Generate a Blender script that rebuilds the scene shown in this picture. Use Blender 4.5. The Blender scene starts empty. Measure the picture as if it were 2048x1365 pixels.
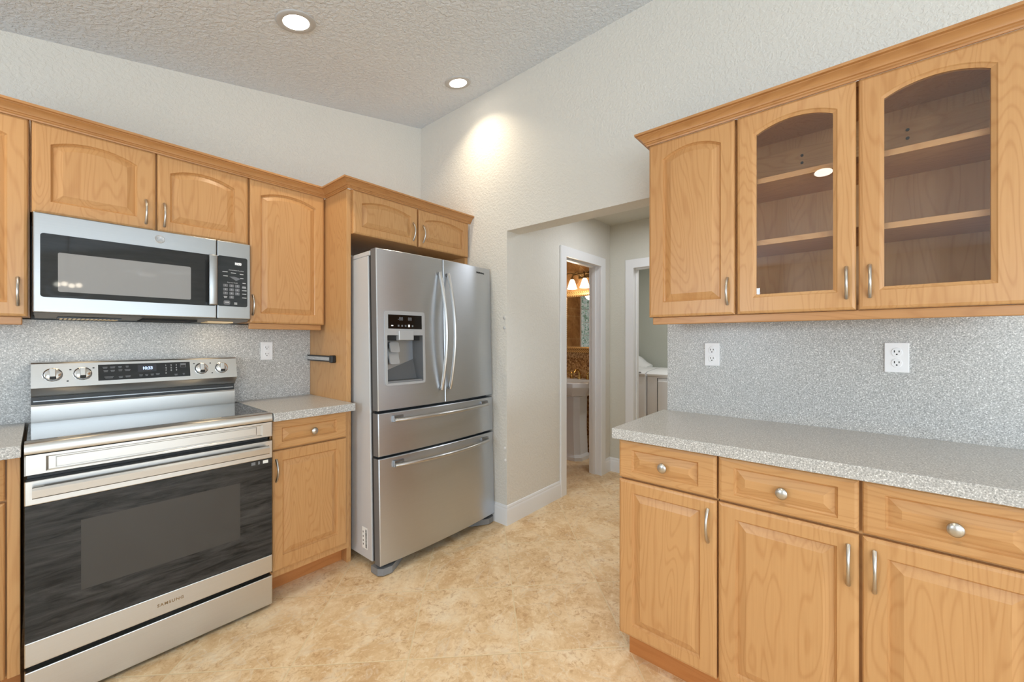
import bpy, bmesh, math, random
from mathutils import Vector, Matrix
C = bpy.context.scene
COL = C.collection
R = math.radians
random.seed(7)

# ------------------------------------------------------------------ camera, world, daylight and fill lamps, exposure
cd = bpy.data.cameras.new('camera'); cam = bpy.data.objects.new('camera', cd); COL.objects.link(cam)
cd.sensor_width = 36.0; cd.sensor_fit = 'HORIZONTAL'; cd.lens = 806.0 / 2048 * 36; cd.shift_y = -2.0 / 2048
cd.clip_start = 0.02
cam.location = (0, 0, 1.262); cam.rotation_euler = (R(90), 0, -(R(90) - math.atan((1713 - 1024) / 806.0)))
C.camera = cam
C.view_settings.view_transform = 'Standard'; C.view_settings.look = 'None'
C.view_settings.exposure = -1.54; C.view_settings.gamma = 1.0; C.view_settings.use_curve_mapping = False
w = bpy.data.worlds.new('world'); C.world = w; w.use_nodes = True
w.node_tree.nodes['Background'].inputs[0].default_value = (0.80, 0.90, 1.0, 1)
w.node_tree.nodes['Background'].inputs[1].default_value = 1.2
C.cycles.max_bounces = 10; C.cycles.diffuse_bounces = 6; C.cycles.glossy_bounces = 5
C.cycles.transmission_bounces = 8; C.cycles.transparent_max_bounces = 8
C.cycles.sample_clamp_indirect = 6.0; C.cycles.use_denoising = True
C.cycles.caustics_reflective = False; C.cycles.caustics_refractive = False

def lamp(name, kind, loc, power, color=(1, 1, 1), rot=(0, 0, 0), size=None, size_y=None, spread=None, radius=None, shape=None):
    d = bpy.data.lights.new(name, kind); o = bpy.data.objects.new(name, d); COL.objects.link(o)
    o.location = loc; o.rotation_euler = rot; d.energy = power; d.color = color
    if kind == 'AREA':
        d.shape = shape or 'RECTANGLE'; d.size = size
        if size_y: d.size_y = size_y
        if spread: d.spread = R(spread)
    if radius is not None: d.shadow_soft_size = radius
    return o
DAY = (0.74, 0.88, 1.0)
WARM = (1.0, 0.84, 0.61)
# unseen rear and side fill lamps added for brightness, then the sink window's daylight
lamp('fill_rear', 'AREA', (0.1, -4.78, 1.24), 320, DAY, (R(90), 0, R(0)), 3.6, 1.22)
lamp('fill_side', 'AREA', (-2.22, -2.4, 1.28), 225, DAY, (R(90), 0, R(-90)), 2.6, 1.3)
lamp('daylight_sink_window', 'AREA', (-2.22, 1.3, 1.475), 85, DAY, (R(90), 0, R(-90)), 0.8, 0.85)
lamp('hall_fill_lamp', 'AREA', (2.9, 1.2, 2.33), 19, (0.93, 0.96, 1.0), (0, 0, 0), 0.3, 0.3)  # unseen lamp added to brighten the hall, no fitting built
lamp('laundry_fill_lamp', 'AREA', (4.3, 1.2, 2.35), 36, (1, 0.98, 0.94), (0, 0, 0), 0.3, 0.3)  # added lamp to lift the laundry room, its source is unseen
DOWN_W = 7.5

# ------------------------------------------------------------------ materials
MATS = {}
def lin(c):
    return tuple(((x / 255) / 12.92 if x / 255 <= 0.04045 else ((x / 255 + 0.055) / 1.055) ** 2.4) for x in c) + (1,)
class N:
    def __init__(s, name):
        s.m = bpy.data.materials.new(name); s.m.use_nodes = True; s.t = s.m.node_tree; s.b = s.t.nodes['Principled BSDF']
        MATS[name] = s.m
    def n(s, ty, **k):
        x = s.t.nodes.new(ty)
        for a, v in k.items():
            if a in x.inputs.keys(): x.inputs[a].default_value = v
            else: setattr(x, a, v)
        return x
    def l(s, a, b): s.t.links.new(a, b)
    def set(s, **k):
        for a, v in k.items():
            a = a.replace('_', ' ')
            s.b.inputs[a].default_value = v
        return s
    def math(s, op, a, b=None):
        x = s.t.nodes.new('ShaderNodeMath'); x.operation = op
        for i, v in enumerate((a, b)):
            if v is None: continue
            if isinstance(v, (int, float)): x.inputs[i].default_value = v
            else: s.l(v, x.inputs[i])
        return x.outputs[0]
    def mix(s, f, a, b):
        x = s.t.nodes.new('ShaderNodeMix'); x.data_type = 'RGBA'
        for v, i in ((f, 0), (a, 6), (b, 7)):
            if isinstance(v, (int, float, tuple)): x.inputs[i].default_value = v
            else: s.l(v, x.inputs[i])
        return x.outputs[2]
    def ramp(s, f, stops):
        x = s.t.nodes.new('ShaderNodeValToRGB'); e = x.color_ramp.elements
        while len(e) < len(stops): e.new(0.5)
        for i, (p, c) in enumerate(stops):
            e[i].position = p; e[i].color = c if len(c) == 4 else tuple(c) + (1,)
        s.l(f, x.inputs[0]); return x.outputs[0]
    def coords(s, scale=(1, 1, 1), rnd=True):
        tc = s.n('ShaderNodeTexCoord'); mp = s.n('ShaderNodeMapping'); mp.inputs['Scale'].default_value = scale
        s.l(tc.outputs['Object'], mp.inputs['Vector'])
        if rnd:
            oi = s.n('ShaderNodeObjectInfo'); v = s.math('MULTIPLY', oi.outputs['Random'], 37.0)
            s.l(v, mp.inputs['Location'])
        return mp.outputs[0]
    def noise(s, vec, scale, detail=2.0, rough=0.5, dist=0.0):
        x = s.n('ShaderNodeTexNoise'); s.l(vec, x.inputs['Vector'])
        x.inputs['Scale'].default_value = scale; x.inputs['Detail'].default_value = detail
        x.inputs['Roughness'].default_value = rough; x.inputs['Distortion'].default_value = dist
        return x.outputs[0]
    def bump(s, h, strength, dist):
        x = s.n('ShaderNodeBump'); x.inputs['Strength'].default_value = strength; x.inputs['Distance'].default_value = dist
        s.l(h, x.inputs['Height']); s.l(x.outputs[0], s.b.inputs['Normal'])
def simple(name, col, rough=0.5, metal=0.0, spec=0.5, emit=None, es=0.0, coat=0.0, ior=None):
    k = N(name); k.set(Base_Color=lin(col), Roughness=rough, Metallic=metal, Specular_IOR_Level=spec, Coat_Weight=coat)
    if ior: k.set(IOR=ior)
    if emit: k.set(Emission_Color=lin(emit), Emission_Strength=es)
    return k.m
def wood(name, axis, light, dark, rough=0.34):
    k = N(name); a = {'x': 0, 'y': 1, 'z': 2}[axis]
    s1 = [6.5] * 3; s1[a] = 1.0
    n1 = k.noise(k.coords(tuple(s1)), 1.0, 2.0, 0.45, 0.35)
    ring = k.math('SINE', k.math('MULTIPLY', n1, 150.0))
    ring = k.math('POWER', k.math('ADD', k.math('MULTIPLY', ring, 0.5), 0.5), 5.0)
    s2 = [150] * 3; s2[a] = 5.0
    st = k.noise(k.coords(tuple(s2)), 1.0, 2.0, 0.6)
    s3 = [2.2] * 3; s3[a] = 0.6
    big = k.noise(k.coords(tuple(s3)), 1.0, 1.0)
    f = k.math('ADD', k.math('MULTIPLY', ring, 0.32), k.math('MULTIPLY', k.math('SUBTRACT', st, 0.35), 0.55))
    f = k.math('ADD', f, k.math('MULTIPLY', k.math('SUBTRACT', big, 0.5), 0.7))
    c = k.mix(f, lin(light), lin(dark)); k.l(c, k.b.inputs['Base Color'])
    k.set(Roughness=rough, Specular_IOR_Level=0.45)
    return k.m
WL, WD = (199, 152, 101), (170, 116, 66)
wood('wood_z', 'z', WL, WD); wood('wood_x', 'x', WL, WD); wood('wood_y', 'y', WL, WD)
wood('wood_trim_x', 'x', (186, 136, 86), (158, 106, 60)); wood('wood_trim_y', 'y', (186, 136, 86), (158, 106, 60))
wood('wood_kick', 'x', (188, 124, 70), (166, 102, 52), 0.4); wood('wood_kick_y', 'y', (188, 124, 70), (166, 102, 52), 0.4)
def steel(name, col, rough, axis='x', aniso=0.6):
    k = N(name); s = [260] * 3; s['xyz'.index(axis)] = 1.5
    n = k.noise(k.coords(tuple(s)), 1.0, 2.0)
    c = k.mix(n, lin(tuple(v * 0.985 for v in col)), lin(tuple(min(255, v * 1.015) for v in col))); k.l(c, k.b.inputs['Base Color'])
    k.l(k.math('ADD', k.math('MULTIPLY', n, 0.03), rough - 0.015), k.b.inputs['Roughness'])
    k.set(Metallic=1.0, Anisotropic=aniso, Anisotropic_Rotation=0.25)
    tg = k.n('ShaderNodeTangent', direction_type='RADIAL', axis='Z'); k.l(tg.outputs[0], k.b.inputs['Tangent'])
    return k.m
steel('steel', (202, 201, 199), 0.30); steel('steel_hood', (168, 169, 170), 0.30); steel('steel_fridge', (203, 208, 215), 0.36, 'x', 0.7); steel('steel_dark', (150, 152, 155), 0.30)
simple('nickel', (196, 192, 186), 0.33, 1.0); simple('chrome', (225, 225, 225), 0.12, 1.0)
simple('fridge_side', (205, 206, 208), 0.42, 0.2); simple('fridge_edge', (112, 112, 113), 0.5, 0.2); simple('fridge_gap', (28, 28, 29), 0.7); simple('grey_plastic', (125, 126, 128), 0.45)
simple('light_plastic', (178, 179, 181), 0.35, 0.3)
simple('cavity_grey', (92, 93, 95), 0.45); simple('display_black', (9, 9, 10), 0.12); simple('black_plastic', (16, 16, 17), 0.35); simple('black_matte', (10, 10, 10), 0.7)
simple('cooktop_glass', (10, 10, 11), 0.04, 0.0, 0.9, ior=2.1)
simple('window_screen', (146, 146, 147), 0.03, 0.0, 0.5); simple('oven_window', (66, 65, 64), 0.04, 0.0, 0.42)
simple('display_grey', (58, 60, 66), 0.12); simple('print_white', (205, 206, 208), 0.5); simple('print_dim', (120, 122, 126), 0.5)
simple('led_blue', (205, 225, 255), 0.4, emit=(190, 215, 255), es=2.2); simple('led_white', (240, 240, 240), 0.4, emit=(240, 244, 248), es=1.2)
simple('led_dim', (105, 108, 112), 0.5); simple('brand_gold', (150, 128, 96), 0.4, 0.6); simple('brand_dark', (30, 30, 32), 0.4)
simple('key_grey', (110, 111, 116), 0.4); simple('white_plastic', (238, 238, 240), 0.35); simple('slot_dark', (35, 34, 33), 0.6)
simple('white_trim', (232, 233, 235), 0.38); simple('white_enamel', (232, 233, 235), 0.22); simple('porcelain', (225, 226, 228), 0.12)
simple('brass', (200, 165, 100), 0.2, 1.0); simple('bronze', (120, 96, 62), 0.35, 0.9); simple('mirror_glass', (245, 245, 245), 0.01, 1.0)
simple('paper', (235, 235, 232), 0.7); simple('lamp_trim', (190, 190, 190), 0.5); simple('globe_metal', (60, 58, 56), 0.4, 0.8)
simple('diffuser', (255, 255, 255), 0.5, emit=(255, 246, 232), es=40.0); simple('bulb', (255, 255, 255), 0.5, emit=(255, 240, 215), es=60.0)
simple('fan_light', (255, 255, 255), 0.5, emit=(255, 246, 232), es=2.0)
simple('shade_glass', (255, 250, 240), 0.4, emit=(255, 236, 205), es=5.0); simple('fan_white', (215, 215, 213), 0.45)
simple('hood_glow', (225, 200, 160), 0.4, emit=(255, 220, 165), es=0.55); simple('hood_metal', (150, 148, 145), 0.45, 0.5)
simple('dark_wood', (90, 45, 28), 0.5); simple('window_white', (235, 236, 238), 0.4)
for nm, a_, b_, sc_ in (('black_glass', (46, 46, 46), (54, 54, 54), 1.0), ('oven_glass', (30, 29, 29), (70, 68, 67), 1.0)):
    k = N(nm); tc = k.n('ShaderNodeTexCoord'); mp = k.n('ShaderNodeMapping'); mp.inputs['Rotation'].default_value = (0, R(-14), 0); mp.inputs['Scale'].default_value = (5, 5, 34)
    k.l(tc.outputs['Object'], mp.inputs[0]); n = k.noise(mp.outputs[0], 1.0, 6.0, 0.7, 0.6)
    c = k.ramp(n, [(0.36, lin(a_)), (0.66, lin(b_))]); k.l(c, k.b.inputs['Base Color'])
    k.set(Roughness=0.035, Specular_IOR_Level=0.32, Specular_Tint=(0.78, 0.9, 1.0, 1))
k = N('glass'); k.set(Base_Color=(0.93, 0.95, 0.95, 1), Roughness=0.0, Transmission_Weight=1.0, IOR=1.5, Specular_IOR_Level=0.5)
# thin clear pane: mostly see-through with a mirror share that rises at a slant
def pane(name, tint, ior):
    k = N(name); out = k.t.nodes['Material Output']
    tr = k.n('ShaderNodeBsdfTransparent'); tr.inputs[0].default_value = tint
    gl = k.n('ShaderNodeBsdfGlossy'); gl.inputs['Roughness'].default_value = 0.0; gl.inputs['Color'].default_value = (1, 1, 1, 1)
    fr = k.n('ShaderNodeFresnel'); ge = k.n('ShaderNodeNewGeometry')
    k.l(k.math('ADD', k.math('MULTIPLY', ge.outputs['Backfacing'], 1.0 / ior - ior), ior), fr.inputs[0])
    mx = k.n('ShaderNodeMixShader'); k.l(fr.outputs[0], mx.inputs[0]); k.l(tr.outputs[0], mx.inputs[1]); k.l(gl.outputs[0], mx.inputs[2])
    k.l(mx.outputs[0], out.inputs[0]); return k.m
pane('cabinet_glass', (0.98, 0.98, 0.985, 1), 1.5); pane('globe_glass', (0.9, 0.9, 0.9, 1), 1.5)
def plaster(name, col, scale, strength, dist=0.004, rough=0.85):
    k = N(name); v = k.coords(rnd=False)
    n = k.noise(v, scale, 3.0, 0.55, 0.4); h = k.ramp(n, [(0.42, (0, 0, 0)), (0.60, (1, 1, 1))])
    h2 = k.noise(v, scale * 3.1, 2.0)
    k.bump(k.math('ADD', h, k.math('MULTIPLY', h2, 0.35)), strength, dist)
    k.set(Base_Color=lin(col), Roughness=rough, Specular_IOR_Level=0.25); return k.m
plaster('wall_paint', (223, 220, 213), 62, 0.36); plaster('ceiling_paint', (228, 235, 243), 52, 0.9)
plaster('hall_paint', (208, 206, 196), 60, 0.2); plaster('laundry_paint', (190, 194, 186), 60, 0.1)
k = N('laminate'); v = k.coords(rnd=False)
g = lambda x: lin((x, x * 0.995, x * 0.985))
n1 = k.noise(v, 260, 2.0, 0.6, 0.3); c = k.ramp(n1, [(0.28, g(128)), (0.40, g(166)), (0.50, g(182)), (0.58, g(196)), (0.68, g(236)), (0.74, g(250))])
k.l(c, k.b.inputs['Base Color'])
k.set(Roughness=0.30, Specular_IOR_Level=0.5)
# travertine-look tiles laid on the diagonal
k = N('floor_tile'); tc = k.n('ShaderNodeTexCoord'); sx = k.n('ShaderNodeSeparateXYZ'); k.l(tc.outputs['Object'], sx.inputs[0])
P_ = k.math('MULTIPLY', k.math('ADD', sx.outputs[0], sx.outputs[1]), 1 / math.sqrt(2)); Q_ = k.math('MULTIPLY', k.math('SUBTRACT', sx.outputs[0], sx.outputs[1]), 1 / math.sqrt(2))
def cell(a, off, pitch):
    t = k.math('DIVIDE', k.math('SUBTRACT', a, off), pitch); fl = k.math('FLOOR', t)
    return fl, k.math('MULTIPLY', k.math('SUBTRACT', t, fl), pitch)
ip, fp = cell(P_, 2.070 - 0.4385 * 30, 0.4385); iq, fq = cell(Q_, 0.3118 - 0.4445 * 30, 0.4445)
def edge(f, pitch): return k.math('MINIMUM', f, k.math('SUBTRACT', pitch, f))
ed = k.math('MINIMUM', edge(fp, 0.4385), edge(fq, 0.4445))
mr = k.n('ShaderNodeMapRange'); k.l(ed, mr.inputs[0]); mr.inputs[1].default_value = 0.0017; mr.inputs[2].default_value = 0.0034
wn = k.n('ShaderNodeTexWhiteNoise', noise_dimensions='2D'); cb = k.n('ShaderNodeCombineXYZ'); k.l(ip, cb.inputs[0]); k.l(iq, cb.inputs[1]); k.l(cb.outputs[0], wn.inputs['Vector'])
va = k.n('ShaderNodeVectorMath', operation='MULTIPLY_ADD'); k.l(wn.outputs['Color'], va.inputs[0]); va.inputs[1].default_value = (20, 20, 20); k.l(tc.outputs['Object'], va.inputs[2])
n1 = k.noise(va.outputs[0], 5.0, 6.0, 0.62, 1.2); n2 = k.noise(va.outputs[0], 40.0, 6.0, 0.72, 0.9); n4 = k.noise(va.outputs[0], 7.0, 3.0, 0.6, 0.5); n3 = k.noise(va.outputs[0], 2.2, 3.0, 0.5, 2.5)
c = k.ramp(n1, [(0.30, lin((210, 172, 126))), (0.46, lin((224, 192, 148))), (0.56, lin((234, 206, 166))), (0.72, lin((240, 220, 188)))])
pit = k.ramp(n2, [(0.36, (1, 1, 1)), (0.49, (0, 0, 0))]); pm = k.ramp(n4, [(0.38, (0.25, 0.25, 0.25)), (0.60, (1, 1, 1))]); c = k.mix(k.math('MULTIPLY', k.math('MULTIPLY', pit, pm), 0.68), c, lin((178, 130, 86)))
lt = k.ramp(n2, [(0.54, (0, 0, 0)), (0.66, (1, 1, 1))]); c = k.mix(k.math('MULTIPLY', lt, 0.55), c, lin((246, 230, 204)))
vein = k.ramp(n3, [(0.485, (0, 0, 0)), (0.5, (1, 1, 1)), (0.515, (0, 0, 0))]); c = k.mix(k.math('MULTIPLY', vein, 0.5), c, lin((226, 208, 182)))
c = k.mix(mr.outputs[0], lin((226, 204, 166)), c); k.l(c, k.b.inputs['Base Color'])
k.l(k.math('ADD', k.math('MULTIPLY', n2, 0.3), 0.28), k.b.inputs['Roughness']); k.set(Specular_IOR_Level=0.4)
h = k.math('ADD', k.math('MULTIPLY', mr.outputs[0], 0.7), k.math('MULTIPLY', n2, 0.6)); k.bump(h, 0.22, 0.004)
# bathroom wall tile: brown travertine with diagonal joints above, mosaic below a leaf border
k = N('bath_tile'); tc = k.n('ShaderNodeTexCoord'); sx = k.n('ShaderNodeSeparateXYZ'); k.l(tc.outputs['Object'], sx.inputs[0])
n1 = k.noise(tc.outputs['Object'], 9, 6, 0.65, 1.0); c = k.ramp(n1, [(0.3, lin((146, 98, 56))), (0.52, lin((184, 138, 88))), (0.72, lin((206, 166, 116)))])
pp = k.math('ADD', sx.outputs[1], sx.outputs[2]); fr = k.math('FRACT', k.math('DIVIDE', pp, 0.43)); j = k.math('LESS_THAN', fr, 0.018)
qq = k.math('SUBTRACT', sx.outputs[1], sx.outputs[2]); fr = k.math('FRACT', k.math('DIVIDE', qq, 0.43)); j = k.math('MAXIMUM', j, k.math('LESS_THAN', fr, 0.018))
c = k.mix(k.math('MULTIPLY', j, 0.6), c, lin((214, 186, 142))); k.l(c, k.b.inputs['Base Color']); k.set(Roughness=0.35)
k = N('bath_mosaic'); v = k.coords(rnd=False); vo = k.n('ShaderNodeTexVoronoi', feature='F1'); k.l(v, vo.inputs['Vector']); vo.inputs['Scale'].default_value = 62
sp = k.n('ShaderNodeSeparateColor'); k.l(vo.outputs['Color'], sp.inputs[0])
c = k.ramp(sp.outputs[0], [(0.0, lin((126, 82, 46))), (0.4, lin((176, 130, 80))), (1.0, lin((216, 178, 128)))]); k.l(c, k.b.inputs['Base Color']); k.set(Roughness=0.4)
k = N('border_tile'); v = k.coords(rnd=False); n = k.noise(v, 60, 2); c = k.ramp(n, [(0.35, lin((150, 104, 62))), (0.65, lin((226, 190, 140)))]); k.l(c, k.b.inputs['Base Color']); k.set(Roughness=0.4)
k = N('gold_frame'); v = k.coords(rnd=False); wv = k.n('ShaderNodeTexWave', wave_type='BANDS', bands_direction='DIAGONAL'); k.l(v, wv.inputs['Vector']); wv.inputs['Scale'].default_value = 26
c = k.ramp(wv.outputs[1], [(0.3, lin((150, 110, 62))), (0.6, lin((222, 184, 124)))]); k.l(c, k.b.inputs['Base Color']); k.set(Roughness=0.4, Metallic=0.4)
k = N('glass_block'); v = k.coords(rnd=False); n = k.noise(v, 22, 4, 0.7, 1.5)
c = k.ramp(n, [(0.34, lin((70, 96, 84))), (0.46, lin((150, 184, 170))), (0.56, lin((225, 238, 240))), (0.7, lin((120, 160, 140)))])
k.l(c, k.b.inputs['Base Color']); k.l(c, k.b.inputs['Emission Color']); k.set(Emission_Strength=0.9, Roughness=0.1)
def M(n): return MATS[n]

# ------------------------------------------------------------------ building helpers
class Frame:
    def __init__(s, O, U, V, Nn): s.O, s.U, s.V, s.N = Vector(O), Vector(U), Vector(V), Vector(Nn)
    def p(s, u, v, n=0.0): return s.O + s.U * u + s.V * v + s.N * n
def FA(y): return Frame((0, y, 0), (1, 0, 0), (0, 0, 1), (0, -1, 0))     # faces along the range wall: u = x
def FB(x): return Frame((x, 0, 0), (0, -1, 0), (0, 0, 1), (-1, 0, 0))    # faces along the opening wall: u = -y
class MB:
    def __init__(s): s.bm = bmesh.new()
    def box(s, x0, x1, y0, y1, z0, z1, bev=0.0, seg=2):
        g = bmesh.ops.create_cube(s.bm, size=1.0)
        for v in g['verts']:
            v.co = Vector(((x0 + x1) / 2 + v.co.x * (x1 - x0), (y0 + y1) / 2 + v.co.y * (y1 - y0), (z0 + z1) / 2 + v.co.z * (z1 - z0)))
        if bev:
            es = list({e for v in g['verts'] for e in v.link_edges})
            bmesh.ops.bevel(s.bm, geom=es, offset=bev, segments=seg, affect='EDGES', profile=0.5)
        return s
    def fbox(s, f, u0, u1, v0, v1, n0, n1, bev=0.0, seg=2):
        g = bmesh.ops.create_cube(s.bm, size=1.0)
        for v in g['verts']:
            v.co = f.p((u0 + u1) / 2 + v.co.x * (u1 - u0), (v0 + v1) / 2 + v.co.y * (v1 - v0), (n0 + n1) / 2 + v.co.z * (n1 - n0))
        if bev:
            es = list({e for v in g['verts'] for e in v.link_edges})
            bmesh.ops.bevel(s.bm, geom=es, offset=bev, segments=seg, affect='EDGES', profile=0.5)
        return s
    def loops(s, L, cap0=True, cap1=True, closed=True):
        rows = [[s.bm.verts.new(p) for p in l] for l in L]
        n = len(rows[0])
        for a, b in zip(rows, rows[1:]):
            for i in range(n if closed else n - 1):
                j = (i + 1) % n
                try: s.bm.faces.new((a[i], a[j], b[j], b[i]))
                except ValueError: pass
        if cap0: s.bm.faces.new(rows[0])
        if cap1: s.bm.faces.new(rows[-1])
        return rows
    def prism(s, pts, d):
        d = Vector(d); s.loops([[Vector(p) for p in pts], [Vector(p) + d for p in pts]]); return s
    def lathe(s, prof, o, axis, seg=32, squash=None, caps=True):
        o = Vector(o); a = Vector(axis).normalized(); t = Vector((0, 0, 1)) if abs(a.z) < 0.9 else Vector((1, 0, 0))
        e1 = a.cross(t).normalized(); e2 = a.cross(e1)
        k1, k2 = squash or (1, 1)
        L = [[o + a * h + e1 * (k1 * r * math.cos(2 * math.pi * i / seg)) + e2 * (k2 * r * math.sin(2 * math.pi * i / seg)) for i in range(seg)] for r, h in prof]
        s.loops(L, caps, caps); return s
    def cyl(s, p0, p1, r, seg=20, r1=None):
        p0, p1 = Vector(p0), Vector(p1); d = p1 - p0
        return s.lathe([(r, 0), (r1 if r1 is not None else r, d.length)], p0, d, seg)
    def tube(s, pts, r, seg=10, up=(0, 0, 1), flat=1.0):
        pts = [Vector(p) for p in pts]; L = []
        for i, p in enumerate(pts):
            t = (pts[min(i + 1, len(pts) - 1)] - pts[max(i - 1, 0)]).normalized()
            u = Vector(up)
            if abs(t.dot(u)) > 0.95: u = Vector((1, 0, 0))
            e1 = t.cross(u).normalized(); e2 = t.cross(e1)
            rr = r[i] if isinstance(r, (list, tuple)) else r
            L.append([p + e1 * (rr * math.cos(2 * math.pi * j / seg)) + e2 * (rr * flat * math.sin(2 * math.pi * j / seg)) for j in range(seg)])
        s.loops(L); return s
    def sphere(s, c, r, seg=24, rings=14, sc=(1, 1, 1)):
        g = bmesh.ops.create_uvsphere(s.bm, u_segments=seg, v_segments=rings, radius=r)
        for v in g['verts']: v.co = Vector((v.co.x * sc[0] + c[0], v.co.y * sc[1] + c[1], v.co.z * sc[2] + c[2]))
        return s
    def build(s, name, mat, parent=None, smooth=16, **tags):
        bmesh.ops.recalc_face_normals(s.bm, faces=s.bm.faces[:])
        co = [v.co for v in s.bm.verts]
        lo = Vector((min(c[i] for c in co) for i in range(3))); hi = Vector((max(c[i] for c in co) for i in range(3)))
        ctr = (lo + hi) / 2
        for v in s.bm.verts: v.co -= ctr
        me = bpy.data.meshes.new(name); s.bm.to_mesh(me); s.bm.free()
        if smooth:
            me.polygons.foreach_set('use_smooth', [True] * len(me.polygons)); me.set_sharp_from_angle(angle=R(smooth))
        me.materials.append(M(mat))
        o = bpy.data.objects.new(name, me); COL.objects.link(o)
        return place(o, ctr, parent, tags)
WP = {}
def place(o, world, parent, tags=None):
    WP[o] = Vector(world)
    if parent: o.parent = parent; o.location = Vector(world) - WP[parent]
    else: o.location = world
    for a, v in (tags or {}).items():
        if v is not None: o[a] = v
    return o
def thing(name, label, category, loc, group=None):
    o = bpy.data.objects.new(name, None); COL.objects.link(o); o.empty_display_size = 0.1
    return place(o, loc, None, dict(label=label, category=category, group=group))
def struct(mb, name, mat, smooth=16): return mb.build(name, mat, None, smooth, kind='structure')
def text(name, body, f, u, v, n, size, mat, parent, align='LEFT', bold=0.0, spacing=1.0, line=1.0, ext=0.0003):
    cu = bpy.data.curves.new(name, 'FONT'); cu.body = body; cu.size = size; cu.align_x = align; cu.align_y = 'CENTER'
    cu.extrude = ext; cu.offset = bold; cu.space_character = spacing; cu.space_line = line; cu.materials.append(M(mat)); cu.resolution_u = 3
    tmp = bpy.data.objects.new(name, cu); COL.objects.link(tmp)
    me = bpy.data.meshes.new_from_object(tmp.evaluated_get(bpy.context.evaluated_depsgraph_get())); bpy.data.objects.remove(tmp); bpy.data.curves.remove(cu)
    o = bpy.data.objects.new(name, me); COL.objects.link(o)
    m = Matrix((f.U, f.V, f.N)).transposed(); o.rotation_euler = m.to_euler()
    return place(o, f.p(u, v, n), parent)

# door and drawer-front shapes ------------------------------------------------
def contour(u0, u1, v0, v1, rise, d, na=16):
    """closed outline inset by d: bottom edge, then the top as an arc that rises by `rise` above its shoulders at v1-rise"""
    a0, a1, b0 = u0 + d, u1 - d, v0 + d; cu = (u0 + u1) / 2; hw = (u1 - u0) / 2
    pts = [(a0, b0), (a1, b0)]
    if rise > 0:
        Rr = (hw * hw + rise * rise) / (2 * rise); cv = v1 - Rr
    for i in range(na + 1):
        x = a1 + (a0 - a1) * i / na
        y = cv + math.sqrt(max((Rr - d) ** 2 - (x - cu) ** 2, 0)) if rise > 0 else v1 - d
        pts.append((x, y))
    return pts
def rect_like(u0, u1, v0, v1, d, na=16):
    pts = [(u0 + d, v0 + d), (u1 - d, v0 + d)]
    return pts + [((u1 - d) + ((u0 + d) - (u1 - d)) * i / na, v1 - d) for i in range(na + 1)]
def panel_front(mb, f, u0, u1, v0, v1, m, rise=0.0, t=0.02, slope=0.033):
    """raised-panel front; m = (left, right, bottom, top) frame widths to the panel outline"""
    a = (u0 + m[0], u1 - m[1], v0 + m[2], v1 - m[3])
    spec = [(rect_like(u0, u1, v0, v1, 0), -t), (rect_like(u0, u1, v0, v1, 0), -0.006), (rect_like(u0, u1, v0, v1, 0.003), -0.0025), (rect_like(u0, u1, v0, v1, 0.010), 0.0),
            (contour(*a, rise, 0), 0.0), (contour(*a, rise, 0.003), -0.006), (contour(*a, rise, 0.007), -0.0105), (contour(*a, rise, slope), -0.0005)]
    mb.loops([[f.p(u, v, n) for u, v in pts] for pts, n in spec])
    return mb
def glass_frame(mb, f, u0, u1, v0, v1, m, rise, t=0.02):
    a = (u0 + m[0], u1 - m[1], v0 + m[2], v1 - m[3])
    spec = [(contour(*a, rise, 0.012), -t), (rect_like(u0, u1, v0, v1, 0), -t), (rect_like(u0, u1, v0, v1, 0), -0.006), (rect_like(u0, u1, v0, v1, 0.003), -0.0025), (rect_like(u0, u1, v0, v1, 0.010), 0.0),
            (contour(*a, rise, 0), 0.0), (contour(*a, rise, 0.003), -0.003), (contour(*a, rise, 0.012), -0.008), (contour(*a, rise, 0.012), -t)]
    mb.loops([[f.p(u, v, n) for u, v in pts] for pts, n in spec], False, False)
    bmesh.ops.remove_doubles(mb.bm, verts=mb.bm.verts[:], dist=1e-6)
    return a
def pull(f, u, v0, v1, parent, n=0.0, bow=0.026):
    mb = MB(); K = 14; pts = []; rr = []
    for i in range(K + 1):
        t = i / K; pts.append(f.p(u, v0 + (v1 - v0) * t, n - 0.001 + bow * math.sin(math.pi * t) ** 0.75)); rr.append(0.0058 - 0.0016 * math.sin(math.pi * t))
    mb.tube(pts, rr, 10, up=tuple(f.U))
    return mb.build('handle', 'nickel', parent, 60)
def knob(f, u, v, parent, n=0.0):
    mb = MB(); mb.lathe([(0.0075, 0), (0.0055, 0.006), (0.006, 0.010), (0.0135, 0.0145), (0.0165, 0.018), (0.0155, 0.0215), (0.010, 0.0245), (0.001, 0.0255)], f.p(u, v, n), f.N, 28, (1.0, 1.12))
    return mb.build('knob', 'nickel', parent, 60)
def door(f, u0, u1, v0, v1, parent, m, rise=0.0, mat='wood_z', name='door', pull_at=None, n=0.0):
    mb = MB(); panel_front(mb, f, u0, u1, v0, v1, m, rise)
    d = mb.build(name, mat, parent, 10)
    if pull_at: pull(f, *pull_at, d)
    return d
def sweep(mb, path, prof, base):
    """profile (out, dz) carried along a plan polyline with mitred corners; out = to the right of travel"""
    P = [Vector((x, y, 0)) for x, y in path]; L = []
    for i, p in enumerate(P):
        d0 = (P[i] - P[i - 1]).normalized() if i else (P[1] - P[0]).normalized(); d1 = (P[i + 1] - P[i]).normalized() if i < len(P) - 1 else d0
        r0 = Vector((d0.y, -d0.x, 0)); r1 = Vector((d1.y, -d1.x, 0)); b = (r0 + r1).normalized(); b = b / max(b.dot(r0), 0.2)
        L.append([p + b * o + Vector((0, 0, base + z)) for o, z in prof])
    mb.loops(L); return mb
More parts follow.
